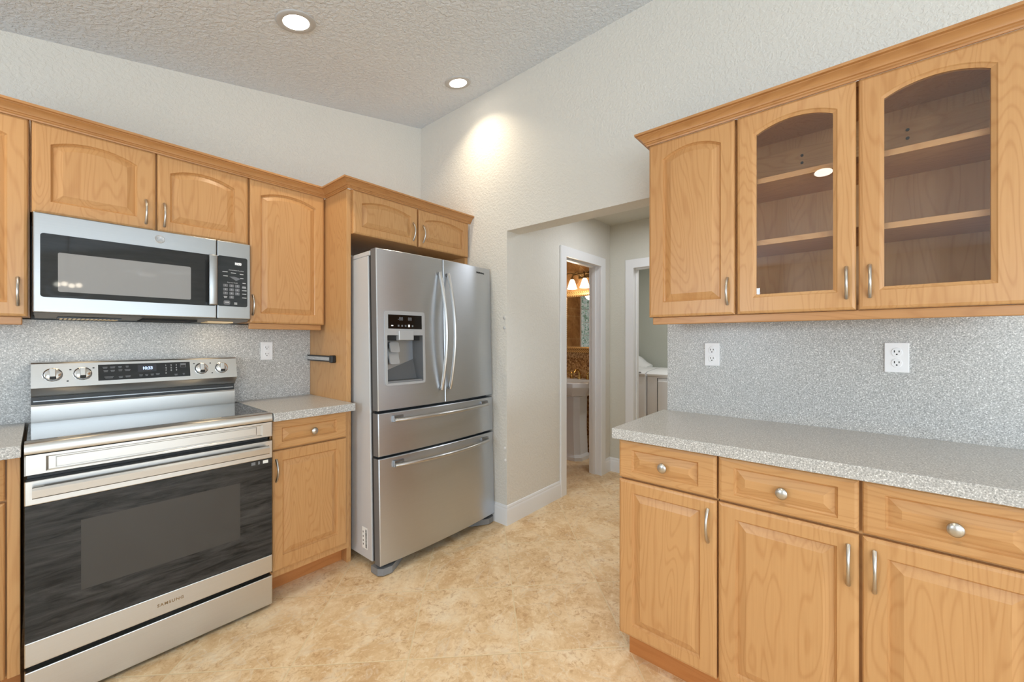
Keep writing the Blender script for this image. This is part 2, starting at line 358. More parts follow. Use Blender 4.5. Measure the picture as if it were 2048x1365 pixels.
CROWN = [(0.0008, 0), (0.006, 0), (0.0075, 0.005), (0.012, 0.008), (0.012, 0.0125), (0.017, 0.0145), (0.019, 0.020), (0.025, 0.028), (0.034, 0.034), (0.038, 0.036), (0.038, 0.0395), (0.046, 0.0415), (0.0465, 0.0505), (0.0008, 0.0505)]

# ------------------------------------------------------------------ the room shell
XB, YA = 2.066, 2.767           # opening wall, range wall
def zc(x): return 2.604 + 0.205 * x
struct(MB().box(-2.4, 5.3, -5.0, 3.3, -0.12, 0.0), 'floor', 'floor_tile')
mb = MB(); mb.prism([(-2.4, -5.0, zc(-2.4)), (XB + 0.02, -5.0, zc(XB + 0.02)), (XB + 0.02, -5.0, zc(XB) + 0.12), (-2.4, -5.0, zc(-2.4) + 0.12)], (0, 7.8, 0)); struct(mb, 'ceiling', 'ceiling_paint')
struct(MB().box(-2.4, XB + 0.12, YA, YA + 0.12, 0, 3.1), 'wall_left', 'wall_paint')
OPL, OPR, OPZ = 1.812, 0.706, 2.007
mb = MB(); mb.prism([(XB, YA, 0), (XB, YA, 3.1), (XB, -5.0, 3.1), (XB, -5.0, 0), (XB, OPR, 0), (XB, OPR, OPZ), (XB, OPL, OPZ), (XB, OPL, 0)], (0.131, 0, 0)); struct(mb, 'wall_right', 'wall_paint')
# rear and side walls; wide openings put in for the fill lamps, plus sink window
mb = MB(); 
for (x0, x1, z0, z1) in ((-2.4, -1.75, 0, 1.87), (1.95, XB, 0, 1.87), (-1.75, 1.95, 0, 0.62), (-2.4, XB, 1.87, 3.1)): mb.box(x0, x1, -4.92, -4.8, z0, z1)
bmesh.ops.remove_doubles(mb.bm, verts=mb.bm.verts[:], dist=1e-5); struct(mb, 'wall_rear', 'wall_paint')
mb = MB()
for (y0, y1, z0, z1) in ((-4.8, -3.7, 0, 2.3), (-1.1, 0.9, 0, 2.3), (1.7, YA, 0, 2.3), (-3.7, -1.1, 0, 0.62), (-3.7, -1.1, 1.95, 2.3), (0.9, 1.7, 0, 1.05), (0.9, 1.7, 1.9, 2.3)): mb.box(-2.32, -2.2, y0, y1, z0, z1)
bmesh.ops.remove_doubles(mb.bm, verts=mb.bm.verts[:], dist=1e-5); struct(mb, 'wall_side', 'wall_paint')
# hall, bathroom, laundry
HX = 3.575
mb = MB(); mb.prism([(XB + 0.131, OPL, 0), (XB + 0.131, OPL, 2.42), (HX + 0.12, OPL, 2.42), (HX + 0.12, OPL, 0), (3.397, OPL, 0), (3.397, OPL, 1.964), (2.770, OPL, 1.964), (2.770, OPL, 0)], (0, 0.118, 0)); struct(mb, 'wall_hall', 'wall_paint')
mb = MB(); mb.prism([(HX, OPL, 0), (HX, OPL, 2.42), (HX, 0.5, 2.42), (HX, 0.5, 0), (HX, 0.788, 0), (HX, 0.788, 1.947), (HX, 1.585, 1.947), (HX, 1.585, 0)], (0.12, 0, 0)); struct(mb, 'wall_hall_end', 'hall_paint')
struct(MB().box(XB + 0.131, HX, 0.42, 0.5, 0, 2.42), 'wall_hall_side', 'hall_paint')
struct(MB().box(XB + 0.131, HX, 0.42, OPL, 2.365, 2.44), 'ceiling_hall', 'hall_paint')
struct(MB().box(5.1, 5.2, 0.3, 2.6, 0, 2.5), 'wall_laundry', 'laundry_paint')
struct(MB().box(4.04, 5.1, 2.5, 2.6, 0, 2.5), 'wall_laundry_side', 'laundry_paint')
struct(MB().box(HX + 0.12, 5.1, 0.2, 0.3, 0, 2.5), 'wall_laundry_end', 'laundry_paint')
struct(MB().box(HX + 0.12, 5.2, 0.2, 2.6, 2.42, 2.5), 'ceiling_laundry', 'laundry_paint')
struct(MB().box(3.95, 4.04, OPL + 0.118, 3.06, 1.14, 2.45), 'wall_bath', 'bath_tile')
struct(MB().box(3.95, 4.04, OPL + 0.118, 3.06, 0, 1.06), 'wall_bath_lower', 'bath_mosaic')
mb = MB(); mb.box(3.944, 4.04, OPL + 0.118, 3.06, 1.06, 1.14); struct(mb, 'trim_bath_border', 'border_tile')
struct(MB().box(XB + 0.131, 4.04, 3.06, 3.16, 0, 2.45), 'wall_bath_far', 'bath_tile')
struct(MB().box(XB + 0.131, 2.3, OPL + 0.118, 3.06, 0, 2.45), 'wall_bath_near', 'bath_tile')
struct(MB().box(XB + 0.131, 4.04, OPL + 0.1, 3.16, 2.42, 2.5), 'ceiling_bath', 'hall_paint')
# bathroom window of glass blocks, seen in the mirror
win = MB().box(2.33, 2.77, 3.045, 3.06, 1.12, 1.92).build('window_1', 'window_white', None, 35, kind='structure')
mb = MB()
for i in range(3):
    for j in range(4):
        z0 = 1.15 + j * 0.19 ; mb.box(2.345 + i * 0.138, 2.476 + i * 0.138, 3.036, 3.05, z0, z0 + 0.18, 0.006)
mb.build('pane', 'glass_block', win)
# door trim: casings and jambs (three boards each)
def casing(name, f, u0, u1, top, w=0.074, th=0.016, jamb=0.118, both=True):
    mb = MB()
    def leg(a, b): mb.fbox(f, a, b, 0, top + w, 0.0002, th, 0.002)
    leg(u0 - w, u0 + 0.006)
    if both: leg(u1 - 0.006, u1 + w)
    mb.fbox(f, u0 - 0.03, u1 + 0.03, top - 0.006, top + w, 0.0002, th - 0.0004)
    mb.fbox(f, u0 - 0.0115, u0, 0, top + 0.011, -jamb, 0.001); mb.fbox(f, u1, u1 + 0.0115, 0, top + 0.011, -jamb, 0.001); mb.fbox(f, u0 - 0.0115, u1 + 0.0115, top, top + 0.0115, -jamb, 0.001)
    # door stops
    mb.fbox(f, u0, u0 + 0.01, 0, top - 0.012, -jamb * 0.75, -jamb * 0.42); mb.fbox(f, u1 - 0.01, u1, 0, top - 0.012, -jamb * 0.75, -jamb * 0.42); mb.fbox(f, u0, u1, top - 0.012, top, -jamb * 0.75, -jamb * 0.42)
    return struct(mb, name, 'white_trim')
tb = casing('trim_1', FA(OPL), 2.782, 3.385, 1.952)
mb = MB(); mb.box(3.3835, 3.386, OPL + 0.052, OPL + 0.080, 0.965, 1.025); mb.build('strike_plate', 'bronze', tb)
casing('trim_2', FB(HX), -1.573, -0.80, 1.935)
def baseboard(name, path, flip=1):
    prof = [(0.0, 0), (0.013, 0), (0.013, 0.098), (0.011, 0.106), (0.008, 0.112), (0.008, 0.120), (0.004, 0.130), (0.0, 0.133)]
    mb = MB(); sweep(mb, path, prof, 0.0); return struct(mb, name, 'white_trim')
baseboard('baseboard_opening', [(XB, 2.60), (XB, OPL), (2.708, OPL)])
baseboard('baseboard_hall', [(3.459, OPL), (HX, OPL), (HX, 1.647)])

# ------------------------------------------------------------------ recessed ceiling lights
def downlight(x, y, label, power=DOWN_W):
    z = zc(x); t = thing('ceiling_light', label, 'ceiling light', (x, y, z), 'recessed ceiling lights')
    sl = math.atan(0.205); nrm = Vector((math.sin(sl), 0, -math.cos(sl)))
    o = Vector((x, y, z))
    MB().lathe([(0.054, 0.0), (0.086, 0.0), (0.0865, 0.003), (0.083, 0.006), (0.060, 0.007), (0.054, 0.004)], o, nrm, 48).build('trim_ring', 'lamp_trim', t, 60)
    MB().lathe([(0.001, 0.0008), (0.044, 0.0008), (0.0565, 0.0045), (0.057, 0.0055), (0.001, 0.0055)], o, nrm, 40).build('diffuser', 'diffuser', t, 60)
    l = lamp('downlight_lamp', 'AREA', o + nrm * 0.012, power, WARM, (0, -sl, 0), 0.10, None, 115, None, 'DISK')
    return t
downlight(0.782, 2.008, 'recessed ceiling light in the sloped ceiling above the range')
downlight(1.801, 2.011, 'recessed ceiling light in the sloped ceiling close to the wall opening')
downlight(-0.33, 0.19, 'recessed ceiling light seen only as a reflection in the glass cabinet door')
for x, y in ((0.78, 0.19), (-0.33, 2.0), (0.5, -1.9)):  # further unseen lamps added out of view, without fittings
    l = lamp('downlight_lamp', 'AREA', (x, y, zc(x) - 0.02), DOWN_W, WARM, (0, -math.atan(0.205), 0), 0.10, None, 115, None, 'DISK')

# ------------------------------------------------------------------ range wall: upper cabinets
YU = 2.445                                     # door fronts of the upper cabinets
fu = FA(YU); ft = FA(YU + 0.004)
def upper(name, label, x0, x1, z0, z1, doors, body_to=None, rail=None):
    t = thing(name, label, 'cabinet', ((x0 + x1) / 2, YA - 0.16, z0), 'upper cabinets on the range wall')
    MB().box(x0, x1, YU + 0.022, YA - 0.002, z0 + 0.002, z1).build('body', 'wood_z', t)
    for d in doors: door(fu, d[0], d[1], z0, z1 - 0.006, t, d[2], 0.033, pull_at=d[3])
    if rail: MB().box(rail[0], rail[1], YU + 0.012, YU + 0.032, rail[2], z0 - 0.001, 0.003).build('light_rail', 'wood_trim_x', t)
    return t
upper('wall_cabinet', 'tall maple wall cabinet cut off by the photo edge beside the microwave', -0.415, -0.028, 1.353, 2.127, [(-0.412, -0.032, (0.05, 0.05, 0.052, 0.045), (-0.057, 1.396, 1.502))], rail=(-0.415, -0.046, 1.321))
upper('wall_cabinet', 'short maple wall cabinet with two arched doors above the microwave', -0.026, 0.716, 1.764, 2.127, [(-0.022, 0.343, (0.048, 0.062, 0.05, 0.045), (0.310, 1.790, 1.896)), (0.350, 0.713, (0.045, 0.06, 0.05, 0.045), (0.374, 1.790, 1.896))])
upper('wall_cabinet', 'tall maple wall cabinet with one arched door between microwave and refrigerator panel', 0.718, 1.124, 1.353, 2.127, [(0.722, 1.113, (0.050, 0.048, 0.052, 0.045), (0.735, 1.396, 1.502))], rail=(0.722, 1.100, 1.321))
# refrigerator surround
YF = 2.175
t = thing('tall_divider_board', 'full height maple divider board between the counter and the refrigerator', 'divider', (1.138, 2.45, 0))
MB().box(1.126, 1.152, 2.195, YA - 0.002, 0.0, 2.120, 0.0015).build('board', 'wood_z', t)
t = thing('wall_cabinet', 'shallow maple cabinet with two arched doors above the refrigerator', 'cabinet', (1.6, 2.45, 1.88))
MB().box(1.153, 2.062, YF + 0.022, YA - 0.002, 1.872, 2.125).build('body', 'wood_x', t)
ff = FA(YF)
door(ff, 1.158, 1.598, 1.872, 2.121, t, (0.05, 0.05, 0.045, 0.04), 0.028, pull_at=(1.564, 1.905, 2.018))
door(ff, 1.608, 2.050, 1.872, 2.121, t, (0.05, 0.05, 0.045, 0.04), 0.028, pull_at=(1.642, 1.905, 2.018))
MB().box(2.035, 2.063, YF + 0.024, YA - 0.002, 1.70, 1.871).build('filler_strip', 'wood_z', t)
mb = MB(); sweep(mb, [(-0.415, YU), (1.126, YU), (1.126, YF), (XB - 0.001, YF)], CROWN, 2.1180)
mb.build('crown_molding', 'wood_trim_x', None, 30, label='maple crown molding stepping out around the cabinet above the refrigerator', category='molding')

# ------------------------------------------------------------------ range wall: base cabinets, counters, backsplash
YD = 2.142; fd = FA(YD)
t = thing('base_cabinet', 'narrow maple base cabinet with drawer and door between range and refrigerator', 'cabinet', (0.92, 2.45, 0))
MB().box(0.722, 1.124, YD + 0.022, 2.66, 0.10, 0.872).build('body', 'wood_z', t)
MB().box(0.722, 1.124, 2.248, 2.266, 0.0, 0.10).build('toe_kick', 'wood_kick', t)
dr = door(fd, 0.727, 1.102, 0.728, 0.868, t, (0.042, 0.055, 0.034, 0.036), 0.0, 'wood_x', 'drawer'); knob(fd, 0.920, 0.793, dr)
door(fd, 0.727, 1.102, 0.135, 0.720, t, (0.046, 0.052, 0.07, 0.048), 0.0, pull_at=(0.744, 0.573, 0.680))
t = thing('base_cabinet', 'maple base cabinet cut off by the photo edge beside the range', 'cabinet', (-0.25, 2.45, 0))
MB().box(-0.42, -0.046, YD + 0.022, 2.66, 0.13, 0.872).build('body', 'wood_z', t)
MB().box(-0.42, -0.046, 2.248, 2.266, 0.0, 0.13).build('toe_kick', 'wood_kick', t)
MB().box(-0.072, -0.044, YD - 0.002, YD + 0.021, 0.135, 0.868, 0.002).build('filler_strip', 'wood_z', t)
dr = door(fd, -0.418, -0.077, 0.728, 0.868, t, (0.04, 0.04, 0.034, 0.036), 0.0, 'wood_x', 'drawer')
door(fd, -0.418, -0.077, 0.135, 0.720, t, (0.046, 0.052, 0.06, 0.05), 0.0)
def counter(name, label, x0, x1, y0, y1):
    mb = MB(); mb.box(x0, x1, y0, y1, 0.874, 0.914, 0.002)
    return mb.build(name, 'laminate', None, 16, label=label, category='countertop')
counter('countertop', 'speckled laminate countertop between range and refrigerator', 0.718, 1.125, 2.093, 2.667)
counter('countertop', 'speckled laminate countertop cut off by the photo edge beside the range', -0.42, -0.042, 2.093, 2.667)
mb = MB(); mb.box(-0.42, 1.125, 2.668, YA - 0.003, 0.88, 1.349); mb.build('backsplash', 'laminate', None, 16, label='speckled laminate backsplash behind the range', category='backsplash')

def outlet(f, u, v, label, w=0.064, h=0.106):
    t = thing('electrical_outlet', label, 'outlet', f.p(u, v, 0), 'white duplex outlets')
    MB().fbox(f, u - w / 2, u + w / 2, v - h / 2, v + h / 2, 0.0005, 0.006, 0.002).build('cover_plate', 'white_plastic', t)
    for s in (-1, 1):
        c = v + s * 0.0195; mb = MB(); mb.lathe([(0.0165, 0.005), (0.0165, 0.0075), (0.0155, 0.008), (0.001, 0.008)], f.p(u, c, 0), f.N, 28, (0.88, 1.0))
        r = mb.build('receptacle', 'white_plastic', t)
        mb = MB()
        for du, hh in ((-0.0062, 0.008), (0.0062, 0.0066)): mb.fbox(f, u + du - 0.0013, u + du + 0.0013, c + 0.003 - hh / 2, c + 0.003 + hh / 2, 0.0075, 0.0084)
        mb.cyl(f.p(u, c - 0.0075, 0.0075), f.p(u, c - 0.0075, 0.0084), 0.0026, 12)
        mb.build('slots', 'slot_dark', r)
    return t
outlet(FA(2.668), 0.873, 1.197, 'white duplex outlet in the backsplash beside the range')
# magnetic strip / rail on the tall panel
t = thing('wall_rail', 'short chrome and black rail fixed to the refrigerator side panel', 'rail', (1.126, 2.50, 1.15))
MB().box(1.108, 1.1255, 2.335, 2.684, 1.132, 1.168, 0.002).build('backing', 'black_plastic', t)
MB().box(1.104, 1.110, 2.355, 2.682, 1.139, 1.161, 0.002).build('bar', 'chrome', t)
MB().box(1.098, 1.1255, 2.318, 2.352, 1.128, 1.172, 0.005).build('end_cap', 'black_plastic', t)

# ------------------------------------------------------------------ range
def build_range():
    X0, X1, YR = -0.0355, 0.713, 2.10
    t = thing('range', 'freestanding stainless steel electric range with black glass oven door', 'range', (0.339, 2.4, 0))
    f = FA(YR)
    MB().box(X0 + 0.006, X1 - 0.006, YR + 0.045, 2.64, 0.025, 0.886).build('body', 'black_plastic', t)
    for x in (X0 + 0.06, X1 - 0.06):
        for y in (YR + 0.06, 2.58): MB().cyl((x, y, 0), (x, y, 0.03), 0.018).build('foot', 'black_matte', t)
    MB().fbox(f, X0, X1, 0.015, 0.1495, -0.04, 0.0, 0.003).build('storage_drawer', 'steel', t)
    d = MB().fbox(f, X0, X1, 0.167, 0.2475, -0.042, 0.0, 0.003).build('oven_door', 'steel', t)
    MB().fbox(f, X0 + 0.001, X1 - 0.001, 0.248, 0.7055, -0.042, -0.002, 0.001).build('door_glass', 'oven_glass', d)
    MB().fbox(f, 0.094, 0.582, 0.37, 0.62, -0.003, -0.0012).build('door_window', 'oven_window', d)
    mb = MB(); mb.fbox(f, X0, X1, 0.706, 0.788, -0.042, 0.0, 0.003); mb.build('door_top_rail', 'steel', d)
    # towel-bar style handle: a broad flat bar standing off the rail
    mb = MB(); h = FA(YR); prof = [(0.735, 0.020), (0.735, 0.034), (0.739, 0.039), (0.764, 0.041), (0.772, 0.037), (0.773, 0.030), (0.768, 0.020)]
    mb.loops([[h.p(u, v, n) for v, n in prof] for u in (-0.018, 0.688)])
    for u in (-0.018, 0.662): mb.fbox(h, u, u + 0.026, 0.740, 0.766, -0.001, 0.022)
    mb.build('handle', 'steel', d, 30)
    text('lettering', 'SAMSUNG', f, 0.341, 0.2085, 0.0006, 0.0155, 'brand_gold', d, 'CENTER', 0.0004, 1.25)
    for u, w_, mt in ((0.634, 0.016, 'print_dim'), (0.657, 0.007, 'print_dim'), (0.684, 0.022, 'paper')):
        MB().fbox(f, u - w_ / 2, u + w_ / 2, 0.686, 0.700, -0.0022, -0.0015).build('printed_mark', mt, d)
    # fascia below the cooktop, with a long recessed field
    mb = MB()
    def ring(u0, u1, v0, v1, n): return [f.p(u0, v0, n), f.p(u1, v0, n), f.p(u1, v1, n), f.p(u0, v1, n)]
    mb.loops([ring(X0, X1, 0.807, 0.876, -0.04), ring(X0, X1, 0.807, 0.876, -0.003), ring(X0 + 0.004, X1 - 0.004, 0.809, 0.875, 0.0), ring(0.012, 0.672, 0.816, 0.867, 0.0), ring(0.018, 0.664, 0.820, 0.863, -0.005), ring(0.034, 0.648, 0.823, 0.860, -0.005), ring(0.037, 0.645, 0.826, 0.857, -0.003)])
    mb.build('fascia', 'steel', t, 20)
    # front lip of the cooktop
    mb = MB(); prof = [(YR + 0.05, 0.8785), (YR + 0.001, 0.8785), (YR - 0.001, 0.883), (YR + 0.001, 0.905), (YR + 0.006, 0.9125), (YR + 0.014, 0.9155), (YR + 0.05, 0.9165)]
    mb.loops([[Vector((x, y, z)) for y, z in prof] for x in (X0, X1)]); mb.build('cooktop_trim', 'steel', t, 30)
    MB().box(X0 + 0.004, X1 - 0.003, YR + 0.05, 2.588, 0.905, 0.9172, 0.001).build('cooktop', 'cooktop_glass', t)
    # backguard
    B0, B1 = -0.026, 0.690
    def ext(name, prof, mat, a=B0, b=B1, par=t):
        mb = MB(); mb.loops([[Vector((x, y, z)) for y, z in prof] for x in (a, b)]); return mb.build(name, mat, par, 25)
    ext('backguard_panel', [(2.588, 0.905), (2.584, 0.925), (2.584, 0.985), (2.588, 0.992), (2.66, 0.992), (2.66, 0.905)], 'steel')
    ext('vent_strip', [(2.596, 0.992), (2.596, 1.026), (2.66, 1.026), (2.66, 0.992)], 'black_plastic')
    MB().box(-0.020, 0.684, 2.590, 2.597, 1.004, 1.008).build('vent_slot', 'steel_dark', t)
    b = ext('backguard', [(2.588, 1.024), (2.546, 1.060), (2.544, 1.064), (2.568, 1.162), (2.574, 1.167), (2.66, 1.167), (2.66, 1.024)], 'steel')
    sl = Vector((0, 0.024, 0.098)).normalized(); f2 = Frame((0, 2.544 - 0.0005, 1.064), (1, 0, 0), sl, Vector((1, 0, 0)).cross(sl))
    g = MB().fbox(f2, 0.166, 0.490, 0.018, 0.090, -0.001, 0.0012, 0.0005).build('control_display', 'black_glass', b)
    MB().fbox(f2, 0.296, 0.362, 0.050, 0.083, 0.001, 0.0016).build('clock_screen', 'display_grey', g)
    text('clock_digits', '10:33', f2, 0.330, 0.066, 0.0018, 0.019, 'led_blue', g, 'CENTER', 0.0006, 0.9)
    mb = MB()
    for (u, v, w_) in ((0.188, 0.078, 0.016), (0.212, 0.078, 0.017), (0.236, 0.078, 0.012), (0.260, 0.079, 0.010), (0.190, 0.062, 0.015), (0.212, 0.062, 0.014), (0.237, 0.063, 0.013), (0.261, 0.063, 0.020), (0.200, 0.033, 0.030), (0.238, 0.032, 0.014), (0.262, 0.033, 0.018), (0.306, 0.035, 0.013), (0.326, 0.035, 0.010), (0.346, 0.036, 0.011), (0.366, 0.037, 0.014), (0.434, 0.030, 0.012), (0.464, 0.032, 0.008)):
        MB().fbox(f2, u - w_ / 2, u + w_ / 2, v - 0.0014, v + 0.0014, 0.001, 0.0016).build('printed_legend', 'print_dim', g); MB().fbox(f2, u - w_ * .4, u + w_ * .4, v - 0.0058, v - 0.0036, 0.001, 0.0016).build('printed_legend', 'print_dim', g)
    text('keypad_digits', '1  2  3\n4  5  6\n7  8  9\n0', f2, 0.394, 0.057, 0.0016, 0.011, 'print_white', g, 'LEFT', 0, 1.5, 1.15)
    mb = MB(); mb.fbox(f2, 0.452, 0.474, 0.064, 0.084, 0.001, 0.0016); mb.build('printed_box', 'print_dim', g)
    MB().fbox(f2, 0.4535, 0.4725, 0.0655, 0.0745, 0.0012, 0.0018).build('printed_box_field', 'black_plastic', g)
    for i, u in enumerate((0.033, 0.119, 0.536, 0.622)):
        v = 0.053; o = f2.p(u, v, 0.0)
        kb = MB().lathe([(0.029, 0.0), (0.029, 0.002), (0.0275, 0.003), (0.0255, 0.003), (0.0255, 0.008), (0.0245, 0.017), (0.022, 0.019), (0.0005, 0.0195)], o, f2.N, 36).build('knob', 'chrome', b, 40)
        MB().fbox(f2, u - 0.0095, u + 0.0095, v - 0.0125, v + 0.023, 0.016, 0.031, 0.003).build('grip', 'steel', kb)
        MB().fbox(f2, u - 0.0093, u + 0.0093, v - 0.0228, v - 0.0115, 0.016, 0.030, 0.002).build('grip_end', 'black_plastic', kb)
        MB().lathe([(0.0275, 0.002), (0.0275, 0.0065), (0.0262, 0.0065), (0.0262, 0.002), (0.0275, 0.002)], o, f2.N, 36, None, False).build('collar', 'black_plastic', kb)
    mb = MB()
    for u, v in ((0.083, 0.073), (0.152, 0.077), (0.075, 0.024), (0.507, 0.080), (0.575, 0.080), (0.581, 0.028)): MB().fbox(f2, u - 0.003, u + 0.003, v - 0.0025, v + 0.0025, 0.0, 0.0008).build('burner_mark', 'brand_dark', b)
    return t
build_range()

# ------------------------------------------------------------------ over-the-range microwave
def rrect(u0, u1, v0, v1, r, n=5):
    pts = []
    for cx, cy, a in ((u1 - r, v0 + r, -90), (u1 - r, v1 - r, 0), (u0 + r, v1 - r, 90), (u0 + r, v0 + r, 180)):
        for i in range(n + 1): pts.append((cx + r * math.cos(R(a + 90 * i / n)), cy + r * math.sin(R(a + 90 * i / n))))
    return pts
def plate(f, u0, u1, v0, v1, r, n0, n1):
    mb = MB(); p = rrect(u0, u1, v0, v1, r); mb.loops([[f.p(u, v, n0) for u, v in p], [f.p(u, v, n1) for u, v in p]]); return mb
def build_microwave():
    YM = 2.42; f = FA(YM); X0, X1, Z0, Z1 = -0.020, 0.717, 1.370, 1.7615
    t = thing('microwave', 'stainless steel over-the-range microwave under the short wall cabinet', 'microwave', (0.348, 2.58, Z0))
    MB().box(X0 + 0.002, X1 - 0.002, YM + 0.034, 2.664, Z0 - 0.004, Z1 - 0.001).build('body', 'black_plastic', t)
    d = MB().fbox(f, X0, 0.5695, Z0, Z1, -0.032, 0.0, 0.004).build('door', 'steel_hood', t)
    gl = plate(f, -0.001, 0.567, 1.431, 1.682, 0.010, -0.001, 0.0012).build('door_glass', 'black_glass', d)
    plate(f, 0.045, 0.467, 1.455, 1.611, 0.006, 0.001, 0.0016).build('window_screen', 'window_screen', gl)
    plate(f, 0.523, 0.540, 1.447, 1.656, 0.005, 0.001, 0.0017).build('finger_pocket', 'black_matte', gl)
    mb = MB(); mb.fbox(f, 0.533, 0.5675, 1.434, 1.681, 0.012, 0.030, 0.005, 3)
    for v in (1.438, 1.655): mb.fbox(f, 0.545, 0.5665, v, v + 0.022, 0.0, 0.014)
    mb.build('handle', 'steel_hood', d, 40)
    e = MB().lathe([(0.0185, 0.0), (0.0185, 0.0012), (0.0165, 0.0020), (0.015, 0.0012), (0.001, 0.0012)], f.p(0.3535, 1.7225, 0), f.N, 36).build('emblem', 'light_plastic', d, 40)
    text('monogram', 'GE', f, 0.3535, 1.7225, 0.0014, 0.017, 'steel_hood', e, 'CENTER', 0.0003, 0.85)
    mb = MB()
    for a in range(4):
        th = R(45 + 90 * a); mb.cyl(f.p(0.3535 + 0.0122 * math.cos(th), 1.7225 + 0.0122 * math.sin(th), 0.001), f.p(0.3535 + 0.0122 * math.cos(th), 1.7225 + 0.0122 * math.sin(th), 0.0019), 0.0026, 12)
    mb.build('emblem_scrolls', 'steel_hood', e)
    c = MB().fbox(f, 0.5715, X1, Z0, Z1, -0.032, 0.0, 0.004).build('control_panel', 'steel_hood', t)
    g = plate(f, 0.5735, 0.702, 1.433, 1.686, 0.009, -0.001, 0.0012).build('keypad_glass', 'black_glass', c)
    text('clock_digits', '10:53', f, 0.660, 1.652, 0.0015, 0.0165, 'led_white', g, 'CENTER', 0.0006, 0.85)
    text('keypad_heading', 'Convenience Cooking', f, 0.652, 1.618, 0.0015, 0.0072, 'print_white', g, 'CENTER')
    text('keypad_heading', 'Express Cook', f, 0.636, 1.554, 0.0015, 0.0078, 'print_white', g, 'CENTER')
    kx = (0.606, 0.632, 0.657); kz = (1.538, 1.518, 1.499, 1.480)
    for r_ in range(4):
        for c_ in range(3):
            if r_ == 3 and c_ != 1: continue
            kk = plate(f, kx[c_] - 0.0098, kx[c_] + 0.0098, kz[r_] - 0.0072, kz[r_] + 0.0072, 0.002, 0.001, 0.002).build('key', 'key_grey', g)
            text('key_digit', str(r_ * 3 + c_ + 1) if r_ < 3 else '0', f, kx[c_], kz[r_], 0.0022, 0.0105, 'print_white', kk, 'CENTER')
    mb = MB()
    for (u, v, w_) in ((0.604, 1.607, 0.022), (0.640, 1.604, 0.022), (0.676, 1.601, 0.016), (0.606, 1.586, 0.020), (0.640, 1.580, 0.016), (0.677, 1.580, 0.014), (0.687, 1.556, 0.014), (0.687, 1.537, 0.016), (0.688, 1.518, 0.021), (0.688, 1.500, 0.018), (0.688, 1.480, 0.020), (0.606, 1.482, 0.015), (0.612, 1.453, 0.018), (0.650, 1.452, 0.013), (0.650, 1.446, 0.013), (0.606, 1.476, 0.012), (0.687, 1.532, 0.018)):
        MB().fbox(f, u - w_ / 2, u + w_ / 2, v - 0.0017, v + 0.0017, 0.001, 0.0016).build('printed_legend', 'print_white', g)
    mb = MB(); mb.prism([f.p(0.622, 1.584, 0.0012), f.p(0.652, 1.565, 0.0012), f.p(0.672, 1.577, 0.0012), f.p(0.645, 1.586, 0.0012)], (0, -0.0006, 0)); mb.build('direction_key', 'key_grey', g)
    plate(f, 0.598, 0.626, 1.441, 1.462, 0.006, 0.001, 0.0014).build('start_key', 'key_grey', g)
    # underside: sloped hood floor with grease filter, vent mouth and lamp lens
    mb = MB(); mb.loops([[Vector((x, y, z)) for y, z in ((YM + 0.012, Z0 - 0.001), (YM + 0.04, Z0 - 0.010), (2.64, Z0 - 0.016), (2.66, Z0 - 0.001))] for x in (X0 + 0.004, X1 - 0.004)])
    u = mb.build('underside', 'hood_metal', t)
    mb = MB()
    zz = lambda y: Z0 - 0.010 - (y - YM - 0.04) * 0.0222 - 0.0005
    fl = MB().box(0.045, 0.235, 2.49, 2.63, Z0 - 0.018, Z0 - 0.013).build('grease_filter', 'black_plastic', u)
    for i in range(14): mb.box(0.052 + i * 0.0127, 0.059 + i * 0.0127, 2.50, 2.62, Z0 - 0.020, Z0 - 0.017)
    mb.build('filter_mesh', 'hood_glow', fl)  # slats glow like the lens: lamplight on them put into the material
    MB().box(0.30, 0.50, 2.46, 2.62, Z0 - 0.019, Z0 - 0.011).build('vent_mouth', 'black_matte', u)
    MB().box(0.55, 0.66, 2.50, 2.63, Z0 - 0.019, Z0 - 0.012).build('lamp_lens', 'hood_glow', u)
    return t
build_microwave()
lamp('cooktop_lamp', 'AREA', (0.6, 2.50, 1.345), 0.8, (1, 0.78, 0.5), (0, 0, 0), 0.10, 0.12)
lamp('cooktop_lamp', 'AREA', (0.10, 2.50, 1.345), 0.7, (1, 0.78, 0.5), (0, 0, 0), 0.10, 0.12)

